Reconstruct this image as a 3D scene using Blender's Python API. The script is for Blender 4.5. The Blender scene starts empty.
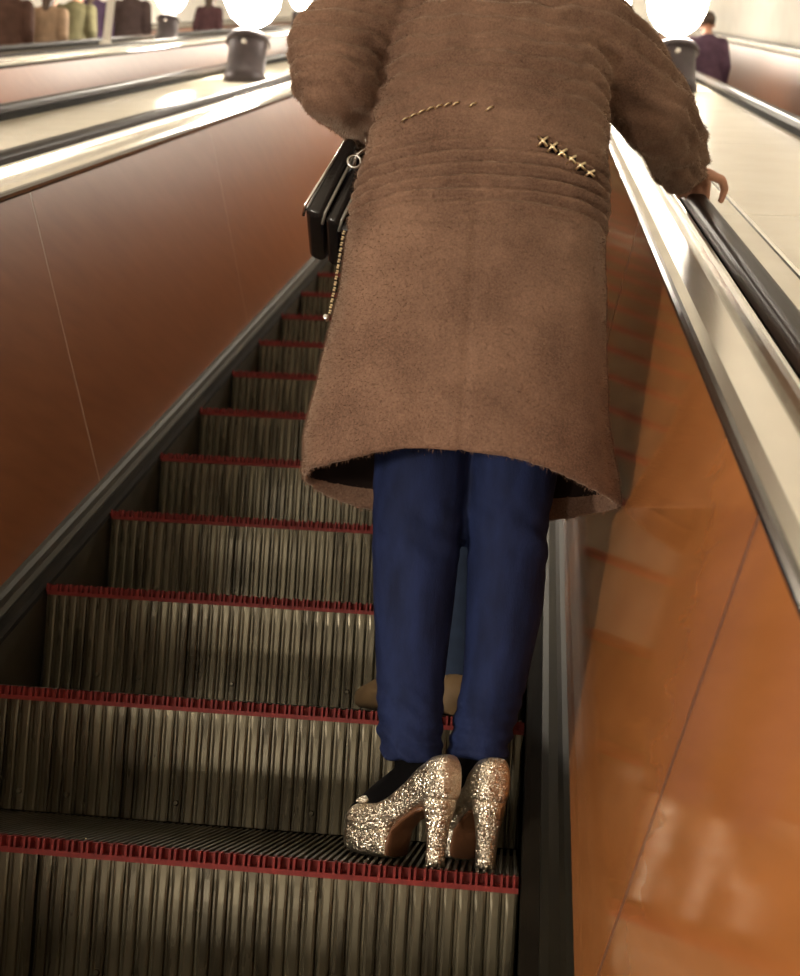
import bpy, bmesh, math, random
from mathutils import Vector, Matrix, noise
PI = math.pi
SC = bpy.context.scene
COL = SC.collection
random.seed(7)

# ------------------------------------------------------------------ camera, world, light levels
S = math.tan(math.radians(30))          # slope of the escalator
F_PX = 1306.25
yaw, pitch, roll = 0.09567799, 0.16496979, 0.0694620
CAM = Vector((-0.02440, -2.06364, 0.26751))
_f = Vector((-math.sin(yaw) * math.cos(pitch), math.cos(yaw) * math.cos(pitch), math.sin(pitch)))
_r0 = Vector((math.cos(yaw), math.sin(yaw), 0)); _u0 = _r0.cross(_f)
_r = _r0 * math.cos(roll) + _u0 * math.sin(roll); _u = _u0 * math.cos(roll) - _r0 * math.sin(roll)
cd = bpy.data.cameras.new('camera'); cam = bpy.data.objects.new('camera', cd); COL.objects.link(cam)
cd.sensor_fit = 'HORIZONTAL'; cd.sensor_width = 36; cd.lens = 36 * F_PX / 800; cd.clip_start = 0.01
cam.matrix_world = Matrix(((_r.x, _u.x, -_f.x, CAM.x), (_r.y, _u.y, -_f.y, CAM.y), (_r.z, _u.z, -_f.z, CAM.z), (0, 0, 0, 1)))
SC.camera = cam
cd.dof.use_dof = True; cd.dof.focus_distance = 2.25; cd.dof.aperture_fstop = 7.0
w = bpy.data.worlds.new('hall_air'); SC.world = w; w.use_nodes = True
w.node_tree.nodes['Background'].inputs[0].default_value = (1.0, 0.86, 0.68, 1)
w.node_tree.nodes['Background'].inputs[1].default_value = 0.02
SC.view_settings.view_transform = 'Standard'; SC.view_settings.look = 'None'
SC.view_settings.exposure = 2.15; SC.view_settings.gamma = 1.0; SC.view_settings.use_curve_mapping = False
GLOBE = 26.0                            # emission of every lamp globe
LAMP_COL = (1.0, 0.90, 0.76)

# ------------------------------------------------------------------ materials
def nodes(m):
    m.use_nodes = True
    return m.node_tree.nodes, m.node_tree.links, m.node_tree.nodes['Principled BSDF']
def setp(b, **k):
    for a, v in k.items():
        b.inputs[a.replace('_', ' ')].default_value = v
def mat(name, c, rough=0.5, metal=0.0, var=0.0, scale=8.0, stretch=(1, 1, 1), bump=0.0, bscale=None, coat=0.0, c2=None, spec=0.5, rvar=0.0):
    m = bpy.data.materials.new(name); n, l, b = nodes(m)
    setp(b, Base_Color=(*c, 1), Roughness=rough, Metallic=metal)
    b.inputs['Specular IOR Level'].default_value = spec
    if coat: b.inputs['Coat Weight'].default_value = coat; b.inputs['Coat Roughness'].default_value = 0.04
    if var or c2 or bump or rvar:
        tc = n.new('ShaderNodeTexCoord'); mp = n.new('ShaderNodeMapping'); mp.inputs['Scale'].default_value = stretch
        l.new(tc.outputs['Object'], mp.inputs['Vector'])
        nz = n.new('ShaderNodeTexNoise'); nz.inputs['Scale'].default_value = scale; nz.inputs['Detail'].default_value = 5
        l.new(mp.outputs[0], nz.inputs['Vector'])
        if var or c2:
            rp = n.new('ShaderNodeValToRGB')
            rp.color_ramp.elements[0].position = 0.3; rp.color_ramp.elements[1].position = 0.7
            d = c2 or tuple(v * (1 - var) for v in c)
            rp.color_ramp.elements[0].color = (*d, 1); rp.color_ramp.elements[1].color = (*(tuple(min(1, v * (1 + var)) for v in c)), 1)
            l.new(nz.outputs['Fac'], rp.inputs[0]); l.new(rp.outputs[0], b.inputs['Base Color'])
        if rvar:
            mr = n.new('ShaderNodeMapRange'); mr.inputs[3].default_value = max(0.02, rough - rvar); mr.inputs[4].default_value = rough + rvar
            l.new(nz.outputs['Fac'], mr.inputs[0]); l.new(mr.outputs[0], b.inputs['Roughness'])
        if bump:
            nb = n.new('ShaderNodeTexNoise'); nb.inputs['Scale'].default_value = bscale or scale; nb.inputs['Detail'].default_value = 4
            l.new(mp.outputs[0], nb.inputs['Vector'])
            bp = n.new('ShaderNodeBump'); bp.inputs['Strength'].default_value = bump; bp.inputs['Distance'].default_value = 0.004
            l.new(nb.outputs['Fac'], bp.inputs['Height']); l.new(bp.outputs[0], b.inputs['Normal'])
    return m

M = {}
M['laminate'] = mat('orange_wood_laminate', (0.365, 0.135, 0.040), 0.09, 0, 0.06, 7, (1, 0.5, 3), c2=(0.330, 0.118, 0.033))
M['laminate_dimmed'] = mat('shade_tinted_wood_laminate', (0.205, 0.076, 0.030), 0.34, 0, 0.05, 9, (1, 0.5, 3), c2=(0.180, 0.064, 0.024), spec=0.22)  # same laminate, with the dimmer light on these panels put into its colour
M['seam'] = mat('seam_strip_pale', (0.42, 0.29, 0.22), 0.5)
M['seam_dark'] = mat('seam_strip_brown', (0.155, 0.070, 0.042), 0.3)
M['riser'] = mat('worn_ribbed_aluminium', (0.082, 0.070, 0.044), 0.28, 0.62, 0.5, 26, (1, 1, 0.05), c2=(0.030, 0.024, 0.014), rvar=0.12)
M['tread'] = mat('worn_tread_aluminium', (0.075, 0.066, 0.048), 0.42, 0.6, 0.35, 40, (1, 0.2, 1))
M['red'] = mat('red_step_edge', (0.165, 0.017, 0.014), 0.55, 0, 0.25, 60, spec=0.2)
M['dark'] = mat('dark_grimy_steel', (0.010, 0.0078, 0.005), 0.75, 0.1, 0.4, 9, spec=0.06)
M['step_side'] = mat('black_grease_paint', (0.008, 0.007, 0.005), 0.6)
M['skirt'] = mat('dull_skirt_steel', (0.050, 0.042, 0.027), 0.6, 0.3, 0.3, 7, spec=0.15)
M['alu'] = mat('worn_aluminium_moulding', (0.020, 0.0175, 0.011), 0.5, 0.7, 0.25, 12, (1, 0.2, 1), spec=0.2)
M['chrome'] = mat('polished_guide_rail', (0.70, 0.68, 0.62), 0.2, 1.0, 0.08, 10)
M['deck_in'] = mat('brushed_inner_deck', (0.66, 0.63, 0.55), 0.22, 0.85, 0.08, 14, (1, 0.1, 1))
M['trim'] = mat('dark_edge_trim', (0.09, 0.08, 0.07), 0.2, 0.8)
M['deck'] = mat('beige_deck_plate', (0.66, 0.60, 0.47), 0.20, 0.15, 0.05, 6)
M['deckline'] = mat('dark_joint', (0.13, 0.10, 0.07), 0.5)
M['rubber'] = mat('black_rubber_handrail', (0.020, 0.013, 0.010), 0.38, 0, spec=0.05)
M['vault'] = mat('cream_plaster', (0.92, 0.89, 0.82), 0.7, 0, 0.04, 3)
M['floor'] = mat('dark_machine_bed', (0.02, 0.018, 0.016), 0.8)
M['iron'] = mat('dark_cast_iron', (0.060, 0.046, 0.052), 0.45, 0.2, 0.2, 12)
M['post'] = mat('pale_painted_post', (0.62, 0.58, 0.52), 0.35)
M['skin'] = mat('skin', (0.58, 0.30, 0.20), 0.5, 0, 0.06, 20)
M['gold'] = mat('gold_metal', (0.90, 0.74, 0.48), 0.3, 1.0)
M['silver'] = mat('silver_metal', (0.85, 0.83, 0.80), 0.18, 1.0)
M['leather'] = mat('black_glossy_leather', (0.016, 0.013, 0.012), 0.22, 0, bump=0.15, bscale=160, scale=10)
M['leather_edge'] = mat('grey_leather_edge', (0.20, 0.18, 0.15), 0.3)
M['sock'] = mat('black_stocking', (0.0015, 0.0012, 0.0014), 0.9, spec=0.1)
M['tan_sole'] = mat('tan_sole', (0.13, 0.055, 0.024), 0.5, 0, 0.1, 30)
M['tan_boot'] = mat('tan_suede', (0.16, 0.10, 0.045), 0.7, 0, 0.12, 30)
M['denim'] = mat('dark_blue_denim', (0.0105, 0.018, 0.062), 0.8, 0, 0.25, 30, (1, 1, 0.35), bump=0.3, bscale=420, c2=(0.0055, 0.0095, 0.034), spec=0.2)
M['denim_pale'] = mat('mid_blue_denim', (0.018, 0.030, 0.058), 0.8, 0, 0.2, 25, spec=0.2)
M['lining'] = mat('dark_coat_lining', (0.018, 0.011, 0.009), 0.8, spec=0.1)
M['hair'] = mat('brown_hair', (0.06, 0.033, 0.02), 0.45, 0, 0.3, 60, (1, 1, 0.1))

g = bpy.data.materials.new('lamp_globe_glass'); n, l, b = nodes(g)
setp(b, Base_Color=(0.9, 0.85, 0.75, 1), Roughness=0.3, Emission_Color=(*LAMP_COL, 1), Emission_Strength=GLOBE)
M['globe'] = g

def glitter():
    m = bpy.data.materials.new('champagne_glitter'); n, l, b = nodes(m)
    setp(b, Metallic=1.0, Roughness=0.30)
    tc = n.new('ShaderNodeTexCoord')
    v = n.new('ShaderNodeTexVoronoi'); v.inputs['Scale'].default_value = 800
    l.new(tc.outputs['Object'], v.inputs['Vector'])
    geo = n.new('ShaderNodeNewGeometry')
    s1 = n.new('ShaderNodeVectorMath'); s1.operation = 'SUBTRACT'; s1.inputs[1].default_value = (0.5, 0.5, 0.5)
    s2 = n.new('ShaderNodeVectorMath'); s2.operation = 'SCALE'; s2.inputs['Scale'].default_value = 1.2
    s3 = n.new('ShaderNodeVectorMath'); s3.operation = 'ADD'
    s4 = n.new('ShaderNodeVectorMath'); s4.operation = 'NORMALIZE'
    l.new(v.outputs['Color'], s1.inputs[0]); l.new(s1.outputs[0], s2.inputs[0]); l.new(s2.outputs[0], s3.inputs[0])
    l.new(geo.outputs['Normal'], s3.inputs[1]); l.new(s3.outputs[0], s4.inputs[0]); l.new(s4.outputs[0], b.inputs['Normal'])
    sep = n.new('ShaderNodeSeparateColor'); l.new(v.outputs['Color'], sep.inputs[0])
    rp = n.new('ShaderNodeValToRGB'); rp.color_ramp.elements[0].color = (0.62, 0.52, 0.38, 1); rp.color_ramp.elements[1].color = (1.0, 0.95, 0.84, 1)
    l.new(sep.outputs[1], rp.inputs[0]); l.new(rp.outputs[0], b.inputs['Base Color'])
    return m
M['glitter'] = glitter()

def fur(name, c1, c2):
    m = bpy.data.materials.new(name); n, l, b = nodes(m)
    setp(b, Roughness=0.85)
    b.inputs['Specular IOR Level'].default_value = 0.15
    b.inputs['Sheen Weight'].default_value = 0.45; b.inputs['Sheen Roughness'].default_value = 0.45
    b.inputs['Sheen Tint'].default_value = (0.9, 0.72, 0.55, 1)
    tc = n.new('ShaderNodeTexCoord')
    a = n.new('ShaderNodeTexNoise'); a.inputs['Scale'].default_value = 260; a.inputs['Detail'].default_value = 3
    d = n.new('ShaderNodeTexNoise'); d.inputs['Scale'].default_value = 9; d.inputs['Detail'].default_value = 4
    l.new(tc.outputs['Object'], a.inputs['Vector']); l.new(tc.outputs['Object'], d.inputs['Vector'])
    mx = n.new('ShaderNodeMath'); mx.operation = 'ADD'; mu = n.new('ShaderNodeMath'); mu.operation = 'MULTIPLY'; mu.inputs[1].default_value = 0.5
    l.new(a.outputs['Fac'], mx.inputs[0]); l.new(d.outputs['Fac'], mx.inputs[1]); l.new(mx.outputs[0], mu.inputs[0])
    rp = n.new('ShaderNodeValToRGB'); rp.color_ramp.elements[0].position = 0.34; rp.color_ramp.elements[1].position = 0.66
    rp.color_ramp.elements[0].color = (*c1, 1); rp.color_ramp.elements[1].color = (*c2, 1)
    l.new(mu.outputs[0], rp.inputs[0]); l.new(rp.outputs[0], b.inputs['Base Color'])
    return m
M['fur'] = fur('brown_fur', (0.112, 0.060, 0.040), (0.250, 0.145, 0.097))

# ------------------------------------------------------------------ object helpers
def link(name, me, m=None, parent=None, smooth=True):
    o = bpy.data.objects.new(name, me); COL.objects.link(o)
    if m is not None and not me.materials: me.materials.append(m)
    if smooth:
        for p in me.polygons: p.use_smooth = True
    if parent is not None: o.parent = parent
    return o
def obj(name, bm, m=None, parent=None, smooth=False):
    bmesh.ops.recalc_face_normals(bm, faces=bm.faces)
    me = bpy.data.meshes.new(name); bm.to_mesh(me); bm.free()
    return link(name, me, m, parent, smooth)
def tag(o, label, cat, group=None):
    o['label'] = label; o['category'] = cat
    if group: o['group'] = group
    return o
def thing(name, label, cat, loc=(0, 0, 0), group=None):
    o = bpy.data.objects.new(name, None); COL.objects.link(o); o.location = loc; o.empty_display_size = 0.1
    return tag(o, label, cat, group)
def struct(o):
    o['kind'] = 'structure'; return o
def box(bm, c, s, R=None):
    ret = bmesh.ops.create_cube(bm, size=1)
    for v in ret['verts']:
        p = Vector((v.co.x * s[0], v.co.y * s[1], v.co.z * s[2]))
        if R: p = R @ p
        v.co = p + Vector(c)
    return ret['verts']
def loft(bm, rings, cap=True, closed=True):
    vr = [[bm.verts.new(p) for p in r] for r in rings]
    for a, b in zip(vr, vr[1:]):
        k = len(a)
        for i in range(k if closed else k - 1):
            bm.faces.new((a[i], a[(i + 1) % k], b[(i + 1) % k], b[i]))
    if cap and closed:
        bm.faces.new(vr[0][::-1]); bm.faces.new(vr[-1])
    return vr
def extrude_y(bm, prof, y0, y1, shear=0.0, h0=0.0, cx=0.0, sx=1):
    """prof: closed polygon of (offset, height); run up the incline from y0 to y1."""
    rings = []
    for y in (y0, y1):
        rings.append([Vector((cx + sx * o, y - shear * (h - h0), S * (y - shear * (h - h0)) + h)) for o, h in prof])
    loft(bm, rings)
def lathe(bm, prof, n=32, c=(0, 0, 0)):
    rings = [[Vector((c[0] + r * math.cos(2 * PI * i / n), c[1] + r * math.sin(2 * PI * i / n), c[2] + z)) for i in range(n)] for r, z in prof]
    return loft(bm, rings)
def frame_of(d):
    d = d.normalized(); a = Vector((0, 0, 1)) if abs(d.z) < 0.9 else Vector((1, 0, 0))
    x = d.cross(a).normalized(); return x, d.cross(x).normalized()
def tube(bm, pts, rad, n=10):
    pts = [Vector(p) for p in pts]; rings = []
    if not hasattr(rad, '__len__'): rad = [rad] * len(pts)
    x = None
    for i, p in enumerate(pts):
        d = (pts[min(i + 1, len(pts) - 1)] - pts[max(i - 1, 0)]).normalized()
        if x is None: x, y = frame_of(d)
        else:
            x = (x - d * x.dot(d)).normalized(); y = d.cross(x)
        rings.append([p + (x * math.cos(2 * PI * k / n) + y * math.sin(2 * PI * k / n)) * rad[i] for k in range(n)])
    loft(bm, rings)
def blob(bm, p, r):
    ret = bmesh.ops.create_icosphere(bm, subdivisions=3, radius=1)
    r = r if hasattr(r, '__len__') else (r, r, r)
    for v in ret['verts']: v.co = Vector(p) + Vector((v.co.x * r[0], v.co.y * r[1], v.co.z * r[2]))
def limb(bm, pts, rad, n=18):
    """rounded tapered limb through the joints"""
    pts = [Vector(p) for p in pts]
    dense, dr = [], []
    for i in range(len(pts) - 1):
        for k in range(6):
            t = k / 6; dense.append(pts[i].lerp(pts[i + 1], t)); dr.append(rad[i] * (1 - t) + rad[i + 1] * t)
    dense.append(pts[-1]); dr.append(rad[-1])
    tube(bm, dense, dr, n)
    blob(bm, pts[0], rad[0]); blob(bm, pts[-1], rad[-1])
    for p, r in zip(pts[1:-1], rad[1:-1]): blob(bm, p, r)
def fuse(bm, voxel, smooth=6):
    """one continuous surface out of overlapping volumes"""
    bmesh.ops.recalc_face_normals(bm, faces=bm.faces)
    me = bpy.data.meshes.new('tmp'); bm.to_mesh(me); bm.free()
    o = bpy.data.objects.new('tmp', me); COL.objects.link(o)
    md = o.modifiers.new('r', 'REMESH'); md.mode = 'VOXEL'; md.voxel_size = voxel
    if smooth:
        ms = o.modifiers.new('s', 'SMOOTH'); ms.iterations = smooth; ms.factor = 0.5
    dg = bpy.context.evaluated_depsgraph_get()
    out = bpy.data.meshes.new_from_object(o.evaluated_get(dg))
    bpy.data.objects.remove(o); bpy.data.meshes.remove(me)
    return out
def rot_z(a): return Matrix.Rotation(a, 3, 'Z')

# ------------------------------------------------------------------ the hall
Y0, Y1 = -7.0, 27.0
W = 1.08
HC = -1.70                                # middle of the vault
bm = bmesh.new(); extrude_y(bm, [(-6.9, -0.95), (3.5, -0.95), (3.5, -0.75), (-6.9, -0.75)], Y0, Y1)
struct(obj('floor', bm, M['floor']))
bm = bmesh.new()
arc = [(HC + 4.95 * math.cos(PI * i / 40), 1.3 + 4.6 * math.sin(PI * i / 40)) for i in range(41)]
arc2 = [(HC + 5.15 * math.cos(PI * i / 40), 1.3 + 4.8 * math.sin(PI * i / 40)) for i in range(40, -1, -1)]
extrude_y(bm, arc + arc2, Y0, Y1)
struct(obj('ceiling', bm, M['vault'], smooth=False))
for nm, x0, x1 in (('wall_left', HC - 5.15, HC - 4.95), ('wall_right', HC + 4.95, HC + 5.15)):
    bm = bmesh.new(); extrude_y(bm, [(x0, -0.8), (x1, -0.8), (x1, 1.35), (x0, 1.35)], Y0, Y1)
    struct(obj(nm, bm, M['vault']))
for nm, y in (('wall_front', Y1), ('wall_back', Y0)):
    bm = bmesh.new(); box(bm, (HC, y, S * y + 2.4), (10.6, 0.2, 8.0)); struct(obj(nm, bm, M['vault']))

# ------------------------------------------------------------------ escalator balustrades
def strip(name, m, prof, e, s, parent, y0=Y0 + 0.15, y1=Y1 - 0.15, shear=0.0, h0=0.0, smooth=False):
    bm = bmesh.new(); extrude_y(bm, prof, y0, y1, shear, h0, e, s)
    return obj(name, bm, m, parent, smooth)
def balustrade(e, s, label, seams, group=None, lam='laminate_dimmed', seam_m='seam', sw=0.0028, SH=0.44):
    """e: x of the step edge, s: +1 when the balustrade rises to the right of it"""
    t = thing('balustrade', label, 'balustrade', (0, 0, 0), group)
    strip('skirt', M['skirt'], [(0.006, -0.45), (0.006, 0.008), (0.020, 0.008), (0.020, -0.45)], e, s, t)
    strip('skirt_band', M['dark'], [(0.003, 0.004), (0.005, 0.014), (0.014, 0.020), (0.032, 0.026), (0.032, 0.004)], e, s, t)
    strip('plinth_moulding', M['alu'], [(0.030, 0.020), (0.032, 0.030), (0.044, 0.036), (0.060, 0.036), (0.068, 0.044), (0.080, 0.050), (0.090, 0.020)], e, s, t)
    b0, b1 = (0.078, 0.048), (0.206, 0.935); th = 0.018
    edges = [Y0 + 0.9] + seams + [Y1 - 0.2]
    for a, b in zip(edges, edges[1:]):
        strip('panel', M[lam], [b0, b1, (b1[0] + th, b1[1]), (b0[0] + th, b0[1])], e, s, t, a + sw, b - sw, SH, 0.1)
    for a in seams:
        strip('seam_strip', M[seam_m], [(b0[0] + 0.0005, b0[1]), (b1[0] + 0.0005, b1[1]), (b1[0] + th, b1[1]), (b0[0] + th, b0[1])], e, s, t, a - sw, a + sw, SH, 0.1)
    strip('edge_trim', M['trim'], [(0.204, 0.928), (0.199, 0.936), (0.199, 0.945), (0.203, 0.952), (0.210, 0.954), (0.218, 0.950), (0.218, 0.928)], e, s, t)
    strip('inner_deck', M['deck_in'], [(0.2085, 0.954), (0.222, 0.962), (0.262, 0.970), (0.273, 0.970), (0.273, 0.960), (0.216, 0.940)], e, s, t)
    cr = [(0.270, 0.960), (0.270, 0.980), (0.273, 0.992), (0.278, 0.998), (0.283, 0.999), (0.287, 0.994), (0.288, 0.958)]
    strip('guide_rail', M['chrome'], cr, e, s, t, smooth=False)
    strip('rail_base', M['dark'], [(0.288, 0.940), (0.288, 0.992), (0.330, 0.992), (0.330, 0.962), (0.336, 0.962), (0.336, 0.940)], e, s, t)
    return t
def handrail(e, s, label, group=None):
    pr = []
    for i in range(17):
        a = PI - PI * i / 16
        pr.append((0.311 + 0.0225 * math.copysign(abs(math.cos(a)) ** 0.6, math.cos(a)), 1.004 + 0.024 * abs(math.sin(a)) ** 0.7))
    pr += [(0.3335, 0.996), (0.329, 0.9925), (0.293, 0.9925), (0.2885, 0.996)]
    o = strip('handrail', M['rubber'], pr, e, s, None, Y0 + 0.15, Y1 - 0.15)
    return tag(o, label, 'handrail', group)
def deck(x0, x1, label, first, step, grooves=()):
    t = thing('outer_deck', label, 'deck', (0, 0, 0))
    ys = [Y0 + 0.2]
    y = first
    while y - step > Y0 + 0.5: y -= step
    while y < Y1 - 0.5: ys.append(y); y += step
    ys.append(Y1 - 0.2)
    for a, b in zip(ys, ys[1:]):
        strip('deck_plate', M['deck'], [(x0, 0.955), (x0, 0.966), (x1, 0.966), (x1, 0.955)], 0, 1, t, a + 0.002, b - 0.002)
    strip('deck_bed', M['deckline'], [(x0, 0.90), (x0, 0.954), (x1, 0.954), (x1, 0.90)], 0, 1, t, Y0 + 0.2, Y1 - 0.2)
    for gx in grooves:
        strip('deck_bead', M['chrome'], [(gx - 0.006, 0.966), (gx - 0.004, 0.970), (gx + 0.004, 0.970), (gx + 0.006, 0.966)], 0, 1, t, Y0 + 0.2, Y1 - 0.2)
    return t

lseams = [1.29 + 1.60 * k for k in range(-4, 14)]; lseams = [y for y in lseams if -5.0 < y < Y1 - 1]
rseams = [-0.335 + 1.60 * k for k in range(-3, 15)]; rseams = [y for y in rseams if -5.0 < y < Y1 - 1]
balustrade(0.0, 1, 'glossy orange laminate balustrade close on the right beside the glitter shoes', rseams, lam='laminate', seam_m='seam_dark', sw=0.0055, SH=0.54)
balustrade(-W, -1, 'shade-tinted brown laminate balustrade with pale seams along the left of the steps', lseams)
handrail(0.0, 1, 'black handrail on the right gripped by the woman in fur')
handrail(-W, -1, 'dark handrail running above the brown panels left of the steps')
CENT = {'near left': -2.84, 'far left': -5.14, 'right': 1.76}
names = {('right', -1): ('left balustrade of the neighbouring right-hand escalator, under the first handrail past the beige deck', 'bright handrail just beyond the beige deck on the right'),
         ('right', 1): ('brown far balustrade at the upper right edge of the photo', 'handrail on the far brown balustrade at the upper right'),
         ('near left', 1): ('balustrade past the lamp deck on the left, facing away from the steps', 'dark handrail just past the pale deck with the larger lamp'),
         ('near left', -1): ('washed-out far balustrade behind the left-hand lamp', 'handrail on the far side of the neighbouring left escalator'),
         ('far left', 1): ('balustrade just in front of the distant riders at upper left', 'handrail just in front of the distant riders at upper left'),
         ('far left', -1): ('balustrade behind the distant riders at upper left', 'handrail behind the distant riders at upper left')}
for k, c in CENT.items():
    for s in (-1, 1):
        e = c + s * W / 2
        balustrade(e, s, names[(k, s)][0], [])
        handrail(e, s, names[(k, s)][1])
    # bed of steps, out of sight behind the balustrades
    bm = bmesh.new(); prof = []
    k0, k1 = int(-6 / 0.4), int(25 / 0.4)
    top = []
    for q in range(k0, k1):
        top += [(q * 0.4, q * 0.4 * S - 0.207), (q * 0.4, q * 0.4 * S + 0.024)]
    bot = [(k1 * 0.4, k1 * 0.4 * S - 0.6), (k0 * 0.4, k0 * 0.4 * S - 0.6)]
    pl = top + [(k1 * 0.4, (k1 - 1) * 0.4 * S + 0.024)] + bot
    loft(bm, [[Vector((c - W / 2, y, z)) for y, z in pl], [Vector((c + W / 2, y, z)) for y, z in pl]])
    struct(obj('floor', bm, M['floor']))
deck(0.336, 0.884, 'beige metal deck right of the near handrail with two dark joints', 0.73, 1.42, (0.425,))
deck(-1.416 - 0.548, -1.416, 'pale reflective deck left of the brown panels carrying the larger lamp', 0.4, 1.42, (-1.50,))
deck(-3.716 - 0.548, -3.716, 'far pale deck at upper left with the thin post', 0.4, 1.42)

# ------------------------------------------------------------------ the steps
PITCH = W / 46
def riser_mesh(seams):
    bm = bmesh.new(); xs = []
    for i in range(46):
        x = i * PITCH
        deep = 0.006 if i in seams else 0.0
        xs += [(x + 0.0000, 0.0045 + deep), (x + 0.0032, 0.0045 + deep), (x + 0.0050, 0.0), (x + 0.0090, -0.0012), (x + 0.0180, -0.0012), (x + 0.0215, 0.0)]
    xs.append((W, 0.0045))
    zs = [0.0 - 0.207 * (i / 12) for i in range(13)]
    rows = []
    for z in zs:
        t = -z / 0.207
        back = 0.004 + 0.016 * math.sin(PI * 0.5 * t) ** 2
        rows.append([bm.verts.new((-W + x, back + d * min(1, 4 * t + 0.25), z)) for x, d in xs])
    for a, b in zip(rows, rows[1:]):
        for i in range(len(xs) - 1): bm.faces.new((a[i], a[i + 1], b[i + 1], b[i]))
    # small screw heads and dents near the foot of the riser
    for i in (5, 9, 18, 29, 32):
        bmesh.ops.create_cone(bm, segments=10, radius1=0.006, radius2=0.004, depth=0.004, cap_ends=True,
                              matrix=Matrix.Translation((-W + (i + 0.55) * PITCH, 0.016, -0.172)) @ Matrix.Rotation(PI / 2, 4, 'X'))
    return bm
def tread_mesh():
    bm = bmesh.new(); p2 = PITCH / 2; pts = []
    for i in range(92):
        x = -W + i * p2
        pts += [(x, 0.013), (x + 0.0028, 0.013), (x + 0.0036, 0.024), (x + 0.0082, 0.024), (x + 0.0090, 0.013)]
    pts.append((0, 0.013))
    a = [bm.verts.new((x, 0.026, z)) for x, z in pts]; b = [bm.verts.new((x, 0.400, z)) for x, z in pts]
    for i in range(len(pts) - 1): bm.faces.new((a[i], a[i + 1], b[i + 1], b[i]))
    return bm
def nosing_mesh():
    bm = bmesh.new()
    box(bm, (-W / 2, 0.013, 0.003), (W, 0.026, 0.008))
    box(bm, (-W / 2, 0.0225, 0.0105), (W, 0.007, 0.023))
    for i in range(47):
        x = min(max(-W + i * PITCH + 0.0015, -W + 0.003), -0.003)
        for dx in ((0.0, 0.0085) if 0 < i < 46 else (0.0,)):
            box(bm, (x + dx - 0.004, 0.0135, 0.0155), (0.0038, 0.025, 0.017))
    return bm
def step_parts():
    out = []
    for nm, bm, m in (('riser', riser_mesh((7, 24)), M['riser']), ('tread', tread_mesh(), M['tread']), ('comb_edge', nosing_mesh(), M['red'])):
        out.append(obj(nm, bm, m))
    bm = bmesh.new()
    for x in (-W + 0.002, -0.002): box(bm, (x, 0.20, -0.10), (0.003, 0.36, 0.21))
    box(bm, (-W / 2, 0.21, -0.004), (W - 0.01, 0.36, 0.03))
    out.append(obj('step_frame', bm, M['step_side']))
    return out
proto = step_parts()
riser_b = obj('riser_alt', riser_mesh((14, 33)), M['riser']).data
bpy.data.objects.remove(bpy.data.objects['riser_alt'])
ordn = ['first', 'second', 'third', 'fourth', 'fifth', 'sixth', 'seventh', 'eighth', 'ninth', 'tenth', 'eleventh', 'twelfth', 'thirteenth', 'fourteenth', 'fifteenth', 'sixteenth', 'seventeenth', 'eighteenth', 'nineteenth', 'twentieth']
first = True
for k in range(-1, 21):
    lab = ('ribbed metal step with red comb edge under the glitter high heels' if k == 0 else
           'ribbed metal step just below the glitter high heels, at the bottom edge of the photo' if k < 0 else
           'ribbed metal step with red edge, the %s one above the step with the glitter heels' % ordn[k - 1])
    t = thing('escalator_step', lab, 'step', (0, 0.4 * k, 0.4 * k * S), 'ribbed steps of the escalator')
    for o in proto:
        c = o if first else o.copy()
        if not first: COL.objects.link(c)
        if c.name.startswith('riser') and k % 2: c.data = riser_b
        c.parent = t
    first = False

# plain stepped bed below and above the separate steps
for k0, k1 in ((-15, -1), (21, 62)):
    top = []
    for q in range(k0, k1): top += [(q * 0.4, q * 0.4 * S - 0.207), (q * 0.4, q * 0.4 * S + 0.024)]
    pl = top + [(k1 * 0.4 - 0.002, (k1 - 1) * 0.4 * S + 0.024), (k1 * 0.4 - 0.002, k1 * 0.4 * S - 0.6), (k0 * 0.4, k0 * 0.4 * S - 0.6)]
    bm = bmesh.new(); loft(bm, [[Vector((-W, y, z)) for y, z in pl], [Vector((0, y, z)) for y, z in pl]])
    struct(obj('floor', bm, M['riser']))

# ------------------------------------------------------------------ lamps and post on the decks
def lamp(x, y, label, sc=1.0):
    z = S * y + 0.966
    t = thing('deck_lamp', label, 'lamp', (x, y, z))
    bm = bmesh.new()
    vr = lathe(bm, [(0.118, 0.0), (0.120, 0.02), (0.108, 0.035), (0.106, 0.20), (0.112, 0.215)], 32)
    for v in vr[0]: v.co.z = S * v.co.y + 0.001
    for v in vr[1]: v.co.z = max(v.co.z, S * v.co.y + 0.012)
    for v in vr[2]: v.co.z = max(v.co.z, S * v.co.y + 0.02)
    obj('pedestal', bm, M['iron'], t, True)
    bm = bmesh.new(); lathe(bm, [(0.112, 0.214), (0.124, 0.22), (0.124, 0.236), (0.112, 0.254), (0.085, 0.272), (0.05, 0.284), (0.035, 0.30), (0.035, 0.36)], 32)
    obj('domed_collar', bm, M['iron'], t, True)
    bm = bmesh.new(); lathe(bm, [(0.03, 0.345), (0.07, 0.355), (0.12, 0.40), (0.155, 0.47), (0.165, 0.54), (0.15, 0.62), (0.11, 0.69), (0.06, 0.725), (0.01, 0.735)], 32)
    obj('globe', bm, M['globe'], t, True)
    bm = bmesh.new(); bmesh.ops.create_cone(bm, segments=16, radius1=0.018, radius2=0.014, depth=0.008, cap_ends=True, matrix=Matrix.Translation((0, -0.109, 0.18)) @ Matrix.Rotation(PI / 2, 4, 'X'))
    obj('badge', bm, M['silver'], t)
LY = [-4.9, -1.9, 4.62, 11.0, 17.4, 23.6]
for y, lab in zip(LY, ['behind the photographer, lower one', 'just behind the photographer', None, 'next one up behind the fur sleeve', 'third one up', 'topmost one']):
    lamp(-1.69, y, 'domed dark lamp pedestal on the pale deck left of the fur sleeve' if lab is None else 'lamp pedestal with globe on the left deck, ' + lab)
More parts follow.
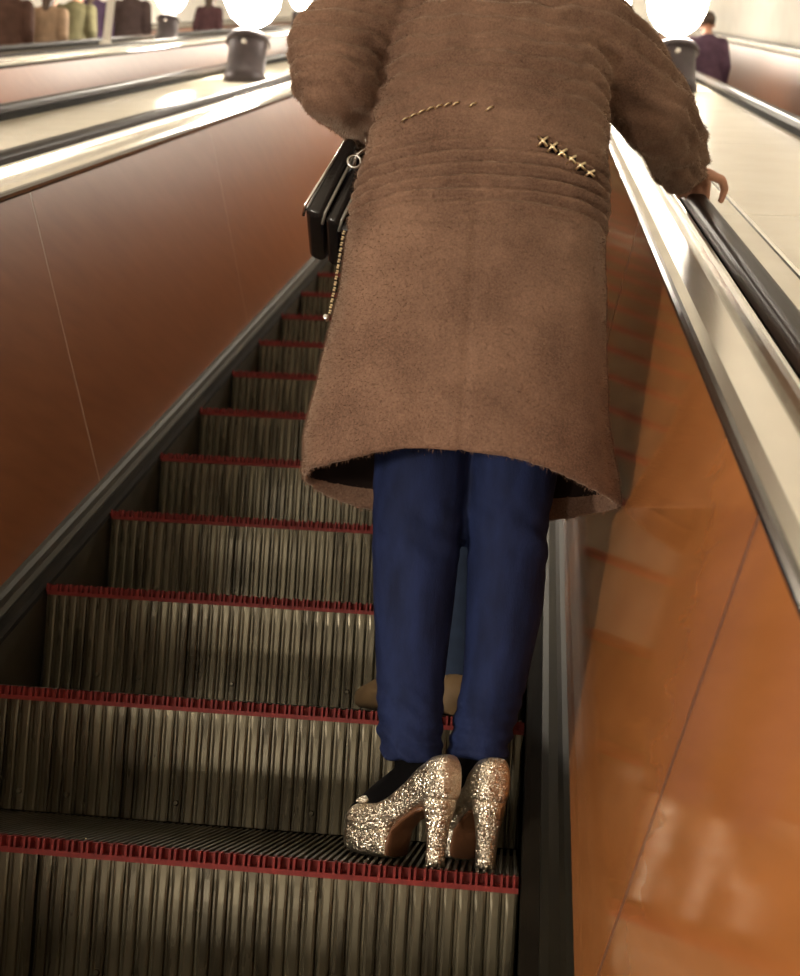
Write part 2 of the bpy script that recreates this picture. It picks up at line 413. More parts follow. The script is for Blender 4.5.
for y, lab in zip(LY[2:], [None, 'next one up behind the fur coat', 'third one up', 'topmost one']):
    lamp(0.67, y, 'domed dark lamp pedestal on the beige deck behind the right fur sleeve' if lab is None else 'lamp pedestal with globe on the right deck, ' + lab)
for y, lab in zip((4.6, 10.35, 17.0), ('outside the left edge of the photo', None, 'higher up beyond the small one')):
    lamp(-3.99, y, 'small distant dark lamp pedestal on the far left deck' if lab is None else 'lamp pedestal on the far left deck, ' + lab)
t = thing('post', 'thin pale vertical post standing on the far left deck in front of riders', 'post', (-3.99, 8.62, S * 8.62 + 0.966))
bm = bmesh.new(); vr = lathe(bm, [(0.06, 0.0), (0.06, 0.03), (0.055, 0.035)], 20)
for r_ in vr[:1]:
    for v in r_: v.co.z = S * v.co.y + 0.001
for v in vr[1] + vr[2]: v.co.z = max(v.co.z, S * v.co.y + 0.02)
obj('post_foot', bm, M['post'], t, True)
bm = bmesh.new(); lathe(bm, [(0.036, 0.01), (0.036, 2.6), (0.02, 2.62)], 20); obj('shaft', bm, M['post'], t, True)

# ------------------------------------------------------------------ people
def hand_volume(bm, wrist, d, palm, curl, side=1):
    """five-fingered hand. d: finger direction, palm: direction the palm faces"""
    wrist = Vector(wrist); d = Vector(d).normalized(); pn = Vector(palm); pn = (pn - d * pn.dot(d)).normalized(); sx = d.cross(pn) * side
    rings = []
    for t, wd, th in ((-0.01, 0.026, 0.02), (0.02, 0.032, 0.019), (0.055, 0.040, 0.017), (0.085, 0.042, 0.014), (0.092, 0.038, 0.010)):
        c = wrist + d * t
        rings.append([c + sx * wd * math.cos(2 * PI * k / 14) + pn * th * math.sin(2 * PI * k / 14) for k in range(14)])
    loft(bm, rings)
    for off, ln, r in ((-0.030, 0.062, 0.0078), (-0.010, 0.075, 0.0085), (0.011, 0.080, 0.0088), (0.031, 0.072, 0.0085)):
        p = wrist + d * 0.078 + sx * off; pts = [p]; ang = 0.1
        for seg in (0.45, 0.32, 0.25):
            ang += curl
            p = p + (d * math.cos(ang) + pn * math.sin(ang)) * ln * seg * 1.25; pts.append(p)
        limb(bm, pts, [r, r * 0.95, r * 0.9, r * 0.8], 10)
    p = wrist + d * 0.02 + sx * 0.030
    q = p + (sx * 0.75 + d * 0.6 + pn * 0.35).normalized() * 0.042
    limb(bm, [p, q, q + (d * 0.75 + sx * 0.2 + pn * 0.55).normalized() * 0.032, q + (d * 0.6 + pn * 0.8).normalized() * 0.052], [0.012, 0.0105, 0.0095, 0.008], 10)
def head_volume(bm, c, f=Vector((0, 1, 0)), s=1.0):
    """c: centre of the skull; f: the way the face looks"""
    c = Vector(c); f = Vector(f).normalized(); x = f.cross(Vector((0, 0, 1))).normalized()
    def P(a, b_, z): return c + x * a * s + f * b_ * s + Vector((0, 0, z * s))
    blob(bm, P(0, -0.012, 0.02), (0.076 * s, 0.092 * s, 0.095 * s))
    blob(bm, P(0, 0.022, -0.045), (0.058 * s, 0.066 * s, 0.072 * s))
    blob(bm, P(0, 0.052, -0.092), (0.026 * s, 0.024 * s, 0.02 * s))          # chin
    limb(bm, [P(0, 0.082, 0.0), P(0, 0.100, -0.030)], [0.008 * s, 0.013 * s], 10)   # nose
    for k in (-1, 1):
        blob(bm, P(0.078 * k, -0.005, -0.018), (0.012 * s, 0.016 * s, 0.028 * s))   # ears
        blob(bm, P(0.032 * k, 0.066, -0.030), (0.018 * s, 0.014 * s, 0.018 * s))    # cheeks
        blob(bm, P(0.030 * k, 0.074, 0.016), (0.020 * s, 0.010 * s, 0.007 * s))     # brows
    limb(bm, [P(-0.02, 0.078, -0.062), P(0.02, 0.078, -0.062)], [0.007 * s, 0.007 * s], 8)   # lips
def face_marks(parent, c, f, s=1.0):
    c = Vector(c); f = Vector(f).normalized(); x = f.cross(Vector((0, 0, 1))).normalized()
    for k in (-1, 1):
        bm = bmesh.new(); blob(bm, c + x * 0.031 * k * s + f * 0.074 * s + Vector((0, 0, 0.0)), 0.011 * s); obj('eye', bm, M['eye'], parent, True)
    bm = bmesh.new(); blob(bm, c + f * 0.082 * s + Vector((0, 0, -0.062 * s)), (0.020 * s, 0.006, 0.007 * s)); obj('lips', bm, M['lip'], parent, True)
M['eye'] = mat('dark_eye', (0.05, 0.03, 0.02), 0.2)
M['lip'] = mat('lips', (0.45, 0.12, 0.10), 0.4)

def rider(x, y, step_z, label, coatm, legm, shoem, hairm=None, H=1.72, broad=1.0, long_hair=False, coat_len=0.5, yaw=0.0, feet=None, rail=0):
    """a standing rider; local frame has the feet at the origin, facing +Y"""
    k = H / 1.72; R = rot_z(yaw)
    t = thing('person', label, 'person', (x, y, step_z))
    t.rotation_euler = (0, 0, yaw)
    fx = 0.085 * k
    f1 = feet or ((-fx, 0.0, 0.0), (fx, 0.0, 0.0))
    hip = 0.90 * k; kn = 0.49 * k; sh = 1.42 * k
    bm = bmesh.new(); tr = bmesh.new(); ct = bmesh.new()
    for i, s in enumerate((-1, 1)):
        ax, ay, ar = f1[i]
        A = Vector((ax, ay, 0.10 * k)); K = Vector((ax * 0.95, ay * 0.6 + 0.02, kn)); Hp = Vector((s * 0.09 * k, 0, hip))
        limb(bm, [A, K, Hp], [0.035 * k, 0.048 * k, 0.075 * k])
        dirv = Vector((math.sin(ar), math.cos(ar), 0))
        limb(bm, [A + Vector((0, 0, -0.045 * k)), Vector((ax, ay, 0.04 * k)) + dirv * 0.12], [0.032 * k, 0.024 * k])
        limb(tr, [A + Vector((0, 0, -0.01)), K, Hp], [0.052 * k, 0.066 * k, 0.095 * k])
        sb = bmesh.new()
        rings = []
        px = Vector((dirv.y, -dirv.x, 0))
        for u, wd, zt in ((-0.075, 0.018, 0.05), (-0.068, 0.032, 0.075), (-0.03, 0.037, 0.085), (0.02, 0.038, 0.082), (0.07, 0.045, 0.068), (0.13, 0.046, 0.052), (0.17, 0.036, 0.044), (0.19, 0.016, 0.03)):
            c = Vector((ax, ay, 0)) + dirv * u
            rings.append([c + px * wd * math.cos(2 * PI * j / 16) + Vector((0, 0, 0.002 + zt * (0.5 + 0.5 * math.copysign(abs(math.sin(2 * PI * j / 16)) ** 0.5, math.sin(2 * PI * j / 16))))) for j in range(16)])
        loft(sb, rings); obj('shoe', sb, shoem, t, True)
    limb(tr, [(-0.06 * k, 0, hip + 0.02), (0.06 * k, 0, hip + 0.02)], [0.11 * k, 0.11 * k])
    # trunk
    def trunk(b_, g_):
        rings = []
        for z, a, d, cy in ((0.82, 0.155, 0.105, 0), (0.92, 0.165, 0.11, -0.005), (1.06, 0.135, 0.095, 0), (1.2, 0.15, 0.105, 0.005), (1.33, 0.165, 0.105, 0), (1.42, 0.145, 0.075, -0.01), (1.47, 0.065, 0.055, -0.01)):
            rings.append([Vector(((a + g_) * k * broad * math.cos(2 * PI * j / 24), cy + (d + g_) * k * math.sin(2 * PI * j / 24), z * k)) for j in range(24)])
        loft(b_, rings)
    trunk(bm, 0.0); trunk(ct, 0.022)
    limb(bm, [(0, -0.01, 1.40 * k), (0, 0.012, 1.53 * k)], [0.06 * k, 0.052 * k])
    hc = Vector((0, 0.025, 1.63 * k)); head_volume(bm, hc, (0, 1, 0), 0.95 * k)
    for s in (-1, 1):
        SH = Vector((s * 0.165 * k * broad, -0.01, sh - 0.03)); EL = Vector((s * 0.215 * k * broad, -0.03, 1.13 * k)); WR = Vector((s * 0.19 * k * broad, 0.12, 0.95 * k))
        if rail == s: EL = Vector((s * 0.25 * k, 0.02, 1.14 * k)); WR = Vector((s * 0.31 * k, 0.22, 1.10 * k))
        limb(bm, [SH, EL, WR], [0.052 * k, 0.042 * k, 0.030 * k])
        d = (WR - EL).normalized(); hand_volume(bm, WR + d * 0.01, d, (-s, 0, -0.3), 0.35, s)
        limb(ct, [SH, EL, WR], [0.072 * k, 0.060 * k, 0.048 * k])
    me = fuse(bm, 0.0085, 3); body = link('body', me, M['skin'], t)
    # coat skirt
    rings = []
    zl = (0.9 - coat_len) * k
    for z, a, d in ((zl, 0.215, 0.17), (zl + 0.02, 0.22, 0.175), (0.5 * (zl + 0.95 * k), 0.20, 0.15), (0.95 * k, 0.187, 0.132), (1.1 * k, 0.16, 0.118)):
        rings.append([Vector((a * k * broad * math.cos(2 * PI * j / 24), d * k * math.sin(2 * PI * j / 24), z)) for j in range(24)])
    loft(ct, rings)
    link('trousers', fuse(tr, 0.014, 3), legm, t)
    link('coat', fuse(ct, 0.013, 4), coatm, t)
    hb = bmesh.new(); blob(hb, hc + Vector((0, -0.026, 0.034)) * k, (0.088 * k, 0.092 * k, 0.092 * k))
    if long_hair:
        limb(hb, [hc + Vector((0, -0.07, 0.0)) * k, hc + Vector((0, -0.10, -0.12)) * k, hc + Vector((0, -0.115, -0.24)) * k], [0.075 * k, 0.07 * k, 0.04 * k])
    hm = fuse(hb, 0.012, 3); link('hair', hm, hairm or M['hair'], t)
    face_marks(t, hc, (0, 1, 0), 0.95 * k)
    return t
def cloth(name, c, v=0.2): return mat(name, c, 0.85, 0, v, 14, spec=0.2)
TR = 0.024
def at_step(y): return math.floor(y / 0.4) * 0.4 * S + TR

# the rider on the step in front of the woman: only jeans and tan boots show between her legs
rider(-0.205, 0.66, 0.4 * S + TR, 'person hidden behind the fur coat, blue jeans and tan boots showing', cloth('navy_jacket', (0.03, 0.035, 0.06)), M['denim_pale'], M['tan_boot'],
      H=1.62, broad=0.86, coat_len=0.12, feet=((-0.045, -0.03, -0.5), (0.062, -0.045, -0.1)))
far = [(-5.28, 9.35, 'rider at far upper left edge in a dark red-brown coat', (0.10, 0.045, 0.03), 1.75, False),
       (-5.05, 9.62, 'rider in a tan coat at upper left, second from the photo edge', (0.42, 0.27, 0.16), 1.66, True),
       (-5.10, 10.4, 'rider in an olive coat just left of the purple one, upper left', (0.19, 0.17, 0.08), 1.70, False),
       (-5.22, 11.25, 'rider in a dark purple coat right beside the thin pale post', (0.07, 0.035, 0.08), 1.74, True),
       (-5.05, 12.0, 'rider in a blackish brown coat right of the thin pale post', (0.06, 0.035, 0.032), 1.76, False),
       (-5.0, 15.3, 'slim distant rider in a maroon coat right of the small lamp pedestal', (0.13, 0.055, 0.065), 1.66, True)]
for x, y, lab, c, H, lh in far:
    yy = math.floor(y / 0.4) * 0.4 + 0.2
    rider(x, yy, at_step(y), lab, cloth('coat_cloth', tuple(0.6 * v + 0.1 * sum(c) / 3 for v in c)), cloth('trouser_cloth', (0.03, 0.03, 0.035)), M['leather'], H=H, long_hair=lh, broad=1.0 if H > 1.67 else 0.85)
rider(1.60, 10.6, at_step(10.2), 'rider in a dark purple coat beside the right-hand lamp pedestal', cloth('coat_cloth', (0.09, 0.05, 0.08)), cloth('trouser_cloth', (0.03, 0.03, 0.035)), M['leather'], H=1.7, broad=0.9)

# ------------------------------------------------------------------ the woman in the fur coat
woman = thing('person', 'person in a long brown fur coat, dark jeans and glitter high heels, back turned', 'person', (0, 0, 0))
HEAD = Vector((-0.112, 0.185, 1.755))
LA, LK, LH = Vector((-0.180, 0.105, 0.165)), Vector((-0.202, 0.15, 0.56)), Vector((-0.195, 0.15, 0.98))
RA, RK, RH = Vector((-0.076, 0.135, 0.165)), Vector((-0.047, 0.165, 0.56)), Vector((-0.028, 0.15, 0.98))
LDIR = Vector((-0.77, 0.64, 0)).normalized(); RDIR = Vector((-0.42, 0.91, 0)).normalized()
LSH, LEL, LWR = Vector((-0.315, 0.14, 1.50)), Vector((-0.396, 0.105, 1.375)), Vector((-0.330, 0.40, 1.362))
RSH, REL, RWR = Vector((0.065, 0.14, 1.495)), Vector((0.184, 0.287, 1.414)), Vector((0.262, 0.478, 1.380))
bm = bmesh.new()
limb(bm, [LA, LK, LH], [0.026, 0.05, 0.078]); limb(bm, [RA, RK, RH], [0.026, 0.05, 0.078])
for A, d in ((LA, LDIR), (RA, RDIR)):
    limb(bm, [A, A + d * 0.075 + Vector((0, 0, -0.06)), A + d * 0.125 + Vector((0, 0, -0.088))], [0.025, 0.020, 0.016])
rings = []
for z, cx, a, d in ((0.90, -0.11, 0.15, 0.10), (1.0, -0.11, 0.16, 0.11), (1.18, -0.115, 0.125, 0.09), (1.32, -0.115, 0.145, 0.10), (1.46, -0.115, 0.16, 0.095), (1.545, -0.113, 0.13, 0.07), (1.60, -0.112, 0.06, 0.05)):
    rings.append([Vector((cx + a * math.cos(2 * PI * j / 24), 0.15 + d * math.sin(2 * PI * j / 24), z)) for j in range(24)])
loft(bm, rings)
limb(bm, [(-0.112, 0.145, 1.54), (-0.112, 0.175, 1.67)], [0.055, 0.05])
head_volume(bm, HEAD, (0, 1, 0), 1.0)
limb(bm, [LSH, LEL, LWR], [0.05, 0.04, 0.028]); limb(bm, [RSH, REL, RWR], [0.045, 0.036, 0.026])
hand_volume(bm, LWR + (LWR - LEL).normalized() * 0.01, (LWR - LEL), (0.9, 0.1, -0.4), 0.45, 1)
hand_volume(bm, RWR + Vector((0.018, 0.012, -0.004)), Vector((0.14, 0.86, 0.38)), (0.02, 0.3, -1.0), 0.36, -1)
link('body', fuse(bm, 0.0055, 3), M['skin'], woman)
face_marks(woman, HEAD, (0, 1, 0))
hb = bmesh.new()
blob(hb, HEAD + Vector((0, -0.026, 0.036)), (0.09, 0.095, 0.093)); limb(hb, [HEAD + Vector((0, -0.06, 0)), HEAD + Vector((0, -0.085, -0.10))], [0.078, 0.05])
link('hair', fuse(hb, 0.009, 3), M['hair'], woman)

# jeans: two slim legs gathered at the ankle
def jeans_leg(b_, st):
    rings = []
    for i in range(len(st) - 1):
        for q in range(10):
            tt = q / 10; z0, x0, y0, a0, d0 = st[i]; z1, x1, y1, a1, d1 = st[i + 1]
            z, x, y, a, d = [p * (1 - tt) + r_ * tt for p, r_ in zip(st[i], st[i + 1])]
            rings.append([Vector((x + a * math.cos(2 * PI * j / 28), y + d * math.sin(2 * PI * j / 28), z)) for j in range(28)])
    loft(b_, rings)
bm = bmesh.new()
jeans_leg(bm, [(0.180, -0.184, 0.110, 0.050, 0.050), (0.21, -0.188, 0.115, 0.052, 0.053), (0.31, -0.196, 0.135, 0.056, 0.058), (0.45, -0.201, 0.15, 0.070, 0.072), (0.59, -0.203, 0.152, 0.080, 0.078), (0.75, -0.200, 0.150, 0.088, 0.09), (0.98, -0.19, 0.150, 0.10, 0.105)])
jeans_leg(bm, [(0.190, -0.079, 0.140, 0.050, 0.050), (0.22, -0.074, 0.145, 0.050, 0.052), (0.32, -0.055, 0.160, 0.054, 0.058), (0.45, -0.046, 0.168, 0.066, 0.070), (0.59, -0.050, 0.165, 0.070, 0.076), (0.75, -0.040, 0.155, 0.082, 0.09), (0.98, -0.03, 0.150, 0.10, 0.105)])
limb(bm, [(-0.17, 0.15, 1.0), (-0.05, 0.15, 1.0)], [0.115, 0.115])
me = fuse(bm, 0.0055, 4)
nr = [v.normal.copy() for v in me.vertices]
for v, nn in zip(me.vertices, nr):
    p = v.co; z = p.z
    fold = 0.0
    if z < 0.34:
        q = min(1, (0.34 - z) / 0.14)
        fold += 0.0055 * q * noise.noise(Vector((p.x * 16 + 5, p.y * 16, z * 46 + p.x * 25))) + 0.0025 * q * math.sin(z * 2 * PI / 0.03 + 6 * noise.noise(Vector((p.x * 14, p.y * 14, z * 6))) + p.x * 45)
    kq = math.exp(-((z - 0.565) / 0.06) ** 2)
    fold += 0.007 * kq * noise.noise(Vector((p.x * 12, p.y * 12, z * 34 + p.x * 14)))
    fold += 0.003 * noise.noise(Vector((p.x * 16, p.y * 16, z * 5)))
    v.co = p + nn * fold
link('jeans', me, M['denim'], woman)
for A, d in ((LA, LDIR), (RA, RDIR)):
    bm = bmesh.new()
    limb(bm, [A + Vector((0, 0, 0.03)), A + Vector((0, 0, -0.008)) - d * 0.012, A + d * 0.06 + Vector((0, 0, -0.052)), A + d * 0.11 + Vector((0, 0, -0.080))], [0.034, 0.034, 0.031, 0.024])
    link('stocking', fuse(bm, 0.005, 3), M['sock'], woman)

# platform pumps
def shoe(heel_xy, d, label):
    px = Vector((-d.y, d.x, 0)); o = Vector((heel_xy[0], heel_xy[1], TR)) - d * 0.030
    t = bpy.data.objects.new('high_heel_shoe', None); COL.objects.link(t); t.parent = woman; t.location = o; t['label'] = label
    def P(u, s, z): return d * u + px * s + Vector((0, 0, z))
    st = [(0.000, 0.014, 0.108, 0.146), (0.004, 0.022, 0.102, 0.166), (0.014, 0.0285, 0.099, 0.174), (0.035, 0.0315, 0.094, 0.170), (0.062, 0.0310, 0.084, 0.152),
          (0.090, 0.0305, 0.067, 0.128), (0.118, 0.034, 0.045, 0.103), (0.145, 0.039, 0.029, 0.088), (0.175, 0.041, 0.026, 0.085), (0.200, 0.037, 0.027, 0.080), (0.216, 0.027, 0.030, 0.070), (0.224, 0.012, 0.036, 0.058)]
    def sect(u, wd, zb, zt, n=22, pw=0.55):
        zc, hh = (zb + zt) / 2, (zt - zb) / 2
        out = []
        for j in range(n):
            a = 2 * PI * j / n
            c, s_ = math.cos(a), math.sin(a)
            out.append(P(u, wd * math.copysign(abs(c) ** pw, c) * (1.0 if s_ < 0 else 1.0 - 0.18 * s_), zc + hh * math.copysign(abs(s_) ** pw, s_)))
        return out
    bm = bmesh.new(); loft(bm, [sect(*q) for q in st])
    me = fuse(bm, 0.0028, 5); link('upper', me, M['glitter'], t)
    bm = bmesh.new()      # platform under the toes
    pf = [(0.116, 0.026, 0.002, 0.060), (0.122, 0.034, 0.000, 0.058), (0.145, 0.0393, 0.000, 0.056), (0.175, 0.0413, 0.000, 0.056), (0.200, 0.0373, 0.001, 0.056), (0.216, 0.0275, 0.006, 0.054), (0.2245, 0.013, 0.016, 0.052)]
    loft(bm, [sect(*q) for q in pf]); link('platform', fuse(bm, 0.0028, 4), M['glitter'], t)
    bm = bmesh.new()      # tan underside of the arch and the back of the platform
    ss = [(0.045, 0.020, 0.083, 0.092), (0.062, 0.0225, 0.078, 0.088), (0.090, 0.024, 0.059, 0.072), (0.108, 0.026, 0.042, 0.056), (0.1155, 0.027, 0.003, 0.046), (0.121, 0.027, 0.003, 0.040)]
    loft(bm, [sect(*q) for q in ss]); obj('sole', bm, M['tan_sole'], t, True)['label'] = 'tan leather sole under the arch'
    bm = bmesh.new(); rings = []
    for z, u, a, w_ in ((0.108, 0.031, 0.029, 0.0275), (0.092, 0.030, 0.027, 0.0265), (0.070, 0.0295, 0.0195, 0.0215), (0.040, 0.030, 0.0155, 0.0175), (0.012, 0.031, 0.0145, 0.0165), (0.0, 0.031, 0.0150, 0.0170)):
        rings.append([P(u + a * math.cos(2 * PI * j / 20), w_ * math.sin(2 * PI * j / 20), z) for j in range(20)])
    loft(bm, rings); obj('heel', bm, M['glitter'], t, True)
    bm = bmesh.new()      # little folded bow on the vamp
    for sgn in (-1, 1):
        rings = []
        for v_, du, hh in ((0.0, 0.003, 0.003), (0.008, 0.007, 0.005), (0.019, 0.012, 0.006), (0.028, 0.012, 0.004), (0.031, 0.008, 0.002)):
            rings.append([P(0.178 + du * math.cos(2 * PI * j / 12), sgn * (v_ + 0.001), 0.0905 - 6.0 * v_ * v_ + hh * math.sin(2 * PI * j / 12)) for j in range(12)])
        loft(bm, rings)
    blob(bm, P(0.178, 0, 0.0905), 0.006); obj('bow', bm, M['glitter'], t, True)
shoe((-0.131, 0.056), LDIR, 'left glitter platform pump, turned sideways')
shoe((-0.053, 0.083), RDIR, 'right glitter platform pump, heel towards the viewer')

# the fur coat
tab = [(0.640, -0.414, 0.137), (0.678, -0.4145, 0.132), (0.709, -0.4145, 0.126), (0.744, -0.410, 0.121), (0.798, -0.397, 0.113), (0.888, -0.381, 0.105), (0.98, -0.371, 0.102), (1.07, -0.364, 0.099),
       (1.166, -0.351, 0.096), (1.26, -0.338, 0.096), (1.357, -0.320, 0.092), (1.455, -0.313, 0.089), (1.52, -0.300, 0.077), (1.565, -0.24, 0.02), (1.60, -0.185, -0.04)]
def depth(z):
    pts = [(0.6, 0.172), (0.75, 0.168), (0.95, 0.152), (1.1, 0.138), (1.2, 0.132), (1.35, 0.136), (1.46, 0.128), (1.55, 0.10), (1.6, 0.065)]
    for (a, p), (b_, q) in zip(pts, pts[1:]):
        if z <= b_: t_ = max(0, (z - a) / (b_ - a)); return p * (1 - t_) + q * t_
    return pts[-1][1]
NA = 64
def hem_shift(a):
    s_, c_ = math.sin(a), math.cos(a)
    back = max(0, -s_) ** 3; front = max(0, s_)
    return 0.034 * back - 0.006 * max(0, c_) ** 2 * (1 - back) + 0.012 * max(0, -c_) ** 2 - 0.026 * front * (1 + 0.5 * max(0, -c_)) + 0.004 * math.sin(3 * a)
def coat_ring(z, l_, r_, shrink=0.0, hem=0.0):
    cx, hw, hd = (l_ + r_) / 2, (r_ - l_) / 2 - shrink, depth(z) - shrink
    out = []
    for j in range(NA):
        a = 2 * PI * j / NA; c, s_ = math.cos(a), math.sin(a)
        fold = 1 + hem * (0.022 * math.sin(5 * a + 0.6) + 0.014 * math.sin(9 * a))
        out.append(Vector((cx + hw * fold * math.copysign(abs(c) ** 0.88, c), 0.152 + hd * fold * math.copysign(abs(s_) ** 0.88, s_), z + hem * hem_shift(a))))
    return out
bm = bmesh.new(); rings = []
inner = [(1.02, 0.03), (0.90, 0.026), (0.78, 0.022), (0.70, 0.020), (0.655, 0.018)]
def lr(z):
    for (a, l0, r0), (b_, l1, r1) in zip(tab, tab[1:]):
        if z <= b_: t_ = max(0, (z - a) / (b_ - a)); return l0 * (1 - t_) + l1 * t_, r0 * (1 - t_) + r1 * t_
for z, sh_ in inner:
    rings.append(coat_ring(z, *lr(z), sh_, max(0, 1 - (z - 0.64) / 0.22)))
rings.append(coat_ring(0.636, *lr(0.64), 0.010, 1.0))
for z, l_, r_ in tab:
    rings.append(coat_ring(z, l_, r_, 0.0, max(0, 1 - (z - 0.64) / 0.22)))
loft(bm, rings)
limb(bm, [(-0.345, 0.14, 1.505), (-0.407, 0.115, 1.43), (-0.400, 0.105, 1.372), (-0.352, 0.26, 1.372), (-0.332, 0.372, 1.362)], [0.082, 0.086, 0.080, 0.064, 0.056])
limb(bm, [(0.045, 0.14, 1.495), (0.122, 0.215, 1.454), (0.182, 0.285, 1.415), (0.230, 0.385, 1.394), (0.254, 0.468, 1.384)], [0.078, 0.078, 0.074, 0.064, 0.056])
me = fuse(bm, 0.0062, 6)
nr = [v.normal.copy() for v in me.vertices]
for v, nn in zip(me.vertices, nr):
    p = v.co; d = 0.0
    band = math.exp(-((p.z - 1.165) / 0.062) ** 4)
    wv = noise.noise(Vector((p.x * 7, p.y * 7, p.z * 5))) * 2.4 + noise.noise(Vector((p.x * 22, p.y * 22, p.z * 14))) * 0.9
    d += 0.0088 * band * math.sin((p.z + 0.30 * (p.x + 0.1) ** 2) * 2 * PI / 0.0225 + 0.8 * wv)
    up = 1 / (1 + math.exp(-(p.z - 1.28) * 40))
    d += 0.0045 * up * math.sin(p.z * 2 * PI / 0.034 + p.x * 12 + 2 * wv)
    d += 0.0050 * noise.noise(p * 7) + 0.0022 * noise.noise(p * 24)
    if p.y < 0.1 and p.z < 1.10: d -= 0.003 * math.exp(-((p.x + 0.128) / 0.007) ** 2)          # centre back seam
    if p.z < 1.2: d -= 0.0035 * math.exp(-((p.z - 1.092 - 0.015 * math.sin(p.x * 9)) / 0.006) ** 2)    # waist seam
    v.co = p + nn * d
me.update()
# short pile standing off the pelt, combed downwards
import numpy as np
def add_pile(me, count, ln, wd, seed=3):
    rnd = np.random.default_rng(seed)
    nv, npo = len(me.vertices), len(me.polygons)
    co = np.zeros(nv * 3); me.vertices.foreach_get('co', co); co = co.reshape(-1, 3)
    ctr = np.zeros(npo * 3); me.polygons.foreach_get('center', ctr); ctr = ctr.reshape(-1, 3)
    nn = np.zeros(npo * 3); me.polygons.foreach_get('normal', nn); nn = nn.reshape(-1, 3)
    ar = np.zeros(npo); me.polygons.foreach_get('area', ar)
    inside = np.zeros(npo, bool)
    for q in range(npo):
        x_, y_, z_ = ctr[q]
        if 0.655 < z_ < 1.05:
            l_, r_ = lr(z_); e_ = ((x_ - (l_ + r_) / 2) / ((r_ - l_) / 2)) ** 2 + ((y_ - 0.152) / depth(z_)) ** 2
            to_axis = nn[q][0] * (x_ - (l_ + r_) / 2) + nn[q][1] * (y_ - 0.152)
            inside[q] = (to_axis < 0 and e_ < 0.95) or e_ < 0.5
    ar = np.where(inside, 0, ar)
    idx = rnd.choice(npo, count, p=ar / ar.sum())
    n_ = nn[idx]; p = ctr[idx] + rnd.normal(0, 0.0035, (count, 3)) * 1.0
    p -= n_ * ((p - ctr[idx]) * n_).sum(1, keepdims=True)
    down = np.array([0, 0, -1.0]); tdir = down - n_ * (n_ @ down)[:, None]
    tdir /= np.maximum(np.linalg.norm(tdir, axis=1, keepdims=True), 0.2)
    d = n_ * 0.75 + tdir * 0.55 + rnd.normal(0, 0.30, (count, 3)); d /= np.linalg.norm(d, axis=1, keepdims=True)
    side = np.cross(d, rnd.normal(0, 1, (count, 3))); side /= np.linalg.norm(side, axis=1, keepdims=True)
    L = ln * rnd.uniform(0.6, 1.25, (count, 1))
    a, b_, c = p - side * wd / 2 - n_ * 0.001, p + side * wd / 2 - n_ * 0.001, p + d * L
    V = np.concatenate([co, np.stack([a, b_, c], 1).reshape(-1, 3)])
    faces = [tuple(q.vertices) for q in me.polygons] + [(nv + 3 * i, nv + 3 * i + 1, nv + 3 * i + 2) for i in range(count)]
    out = bpy.data.meshes.new('coat'); out.from_pydata(V.tolist(), [], faces); out.update()
    out.materials.append(M['fur']); out.materials.append(M['lining'])
    mi = np.zeros(len(faces), np.int32); mi[:npo] = inside; out.polygons.foreach_set('material_index', mi)
    return out
coat = link('coat', add_pile(me, 120000, 0.0058, 0.0011), M['fur'], woman)
coat['label'] = 'long brown fur coat gathered at the waist'

# gold lacing on the back of the waist
def surf_y(x, z):
    l_, r_ = lr(z); cx, hw = (l_ + r_) / 2, (r_ - l_) / 2
    c = max(-0.999, min(0.999, (x - cx) / hw)); a = math.acos(math.copysign(abs(c) ** (1 / 0.88), c))
    return 0.152 - depth(z) * math.sin(a) ** 0.88
bm = bmesh.new()
for i in range(11):
    if i in (7, 9): continue
    x = -0.262 + i * 0.0145; z = 1.262 + 0.020 * math.sin(i / 10 * PI * 0.8)
    y = surf_y(x, z) - 0.007
    tube(bm, [(x - 0.006, y + 0.003, z - 0.004), (x, y - 0.002, z), (x + 0.006, y + 0.003, z + 0.004)], 0.0017, 6)
obj('gold_stitching', bm, M['gold'], woman, True)['label'] = 'short gold stitches across the left of the back'
bm = bmesh.new(); bm2 = bmesh.new()
for i in range(6):
    x = -0.024 + i * 0.0165; z = 1.222 - i * 0.0075; y = surf_y(x, z) - 0.008
    for sg in (-1, 1):
        tube(bm, [(x - 0.008, y + 0.002, z + sg * 0.009 * (1 - i * 0.08)), (x, y - 0.003, z), (x + 0.008, y + 0.002, z - sg * 0.009 * (1 - i * 0.08))], 0.0026, 6)
    box(bm2, (x, y + 0.005, z), (0.016, 0.006, 0.017 - i * 0.0015))
cl = obj('belt_lacing', bm2, M['sock'], woman); cl['label'] = 'dark slit with gold cross lacing at the right of the waist'
obj('gold_cross_lacing', bm, M['gold'], cl, True)
bm = bmesh.new()
for i in range(30):
    z = 1.085 - i * 0.0052; x = lr(z)[0] - 0.003; y = 0.115
    box(bm, (x + 0.001, y - (0.002 if i % 2 else -0.002), z), (0.004, 0.005, 0.0022))
zp = obj('zip', bm, M['gold'], woman); zp['label'] = 'gold zip teeth on the left side of the coat'
bm = bmesh.new(); blob(bm, (lr(0.928)[0] - 0.007, 0.115, 0.926), (0.006, 0.005, 0.007)); obj('zip_pull', bm, M['silver'], zp, True)

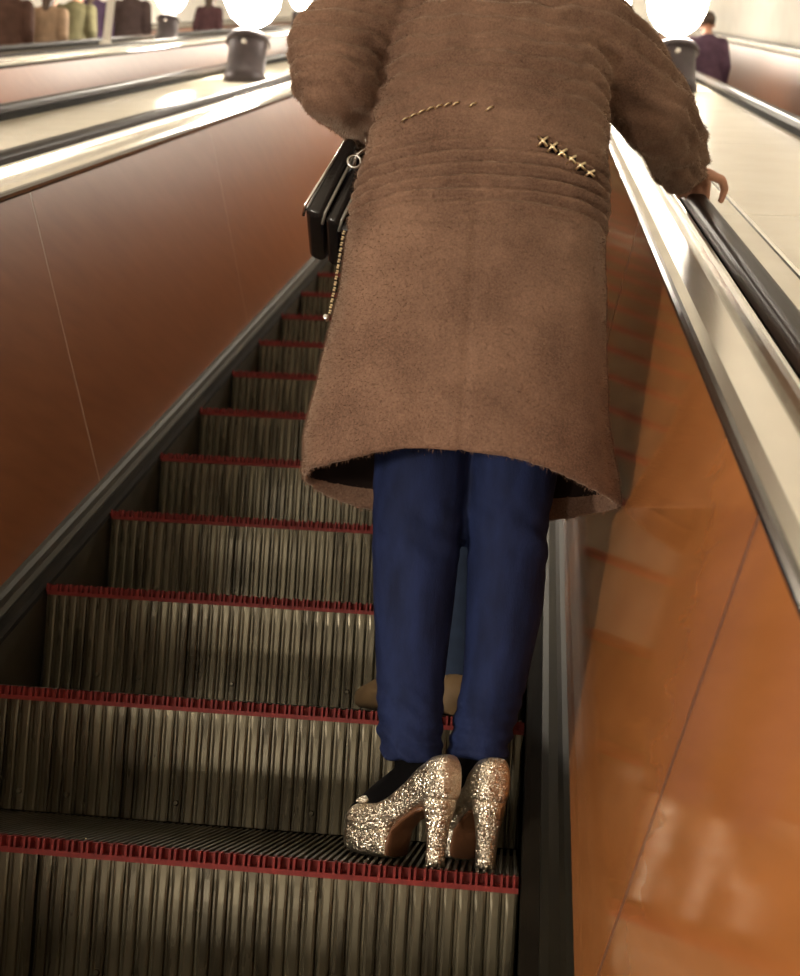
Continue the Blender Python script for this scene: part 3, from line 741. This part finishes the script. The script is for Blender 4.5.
# ------------------------------------------------------------------ the handbag on her forearm
bag = thing('handbag', 'black glossy leather handbag with metal clasp hanging from the left sleeve', 'bag', (-0.422, 0.31, 1.130))
bag.rotation_euler = (0, math.radians(20), math.radians(7))
def pad(cx, w_, h_, y_, z0=0.0, r=0.014):
    b_ = bmesh.new()
    vs = box(b_, (cx, 0, z0 + h_ / 2), (w_, y_, h_))
    for v in vs:
        if v.co.z > z0 + h_ / 2: v.co.y *= 0.86; v.co.x = cx + (v.co.x - cx) * 0.75
    bmesh.ops.bevel(b_, geom=list(b_.edges), offset=min(r, w_ * 0.4), segments=4, affect='EDGES', profile=0.5)
    return b_
obj('outer_panel', pad(-0.030, 0.038, 0.175, 0.25), M['leather'], bag, True)
obj('middle_compartment', pad(0.006, 0.030, 0.165, 0.24, 0.002), M['leather'], bag, True)
obj('inner_panel', pad(0.038, 0.028, 0.165, 0.24, -0.004), M['leather'], bag, True)
for cx, m_ in ((-0.050, 'silver'), (-0.011, 'leather_edge'), (0.0225, 'leather_edge'), (0.052, 'leather_edge')):
    bm = bmesh.new()
    zt = 0.176 if cx < -0.04 else 0.162
    k_ = 0.75 if cx < -0.04 else 1.0
    tube(bm, [(cx * k_, -0.104, zt - 0.008), (cx * (k_ + 1) / 2, -0.116, zt * 0.5), (cx, -0.124, 0.014), (cx, -0.10, 0.0)], 0.0030, 8)
    obj('piping', bm, M[m_], bag, True)
def smooth_path(pts, n=6):
    pts = [Vector(p) for p in pts]; out = []
    for q in range(len(pts) - 1):
        p0, p1, p2, p3 = pts[max(q - 1, 0)], pts[q], pts[q + 1], pts[min(q + 2, len(pts) - 1)]
        for k in range(n):
            t_ = k / n
            out.append(0.5 * ((2 * p1) + (p2 - p0) * t_ + (2 * p0 - 5 * p1 + 4 * p2 - p3) * t_ ** 2 + (3 * p1 - p0 - 3 * p2 + p3) * t_ ** 3))
    return out + [pts[-1]]
bm = bmesh.new()
tube(bm, smooth_path([(-0.010, -0.04, 0.160), (-0.045, -0.02, 0.200), (-0.088, 0.02, 0.250), (-0.085, 0.05, 0.310), (-0.030, 0.06, 0.342), (0.030, 0.06, 0.320), (0.050, 0.05, 0.260), (0.035, 0.05, 0.205), (0.018, 0.06, 0.155)]), 0.0065, 10)
obj('handle', bm, M['leather'], bag, True)
bm = bmesh.new()
tube(bm, smooth_path([(-0.002, -0.104, 0.120), (-0.004, -0.122, 0.140), (0.006, -0.124, 0.162), (-0.004, -0.122, 0.182), (-0.014, -0.116, 0.194)]), 0.0042, 8)
tube(bm, [(-0.003 + 0.012 * math.cos(a), -0.124, 0.126 + 0.012 * math.sin(a)) for a in [2 * PI * q / 16 for q in range(17)]], 0.003, 8)
tube(bm, [(0.006, -0.124, 0.162), (0.018, -0.122, 0.150)], 0.003, 8)
obj('clasp', bm, M['silver'], bag, True)
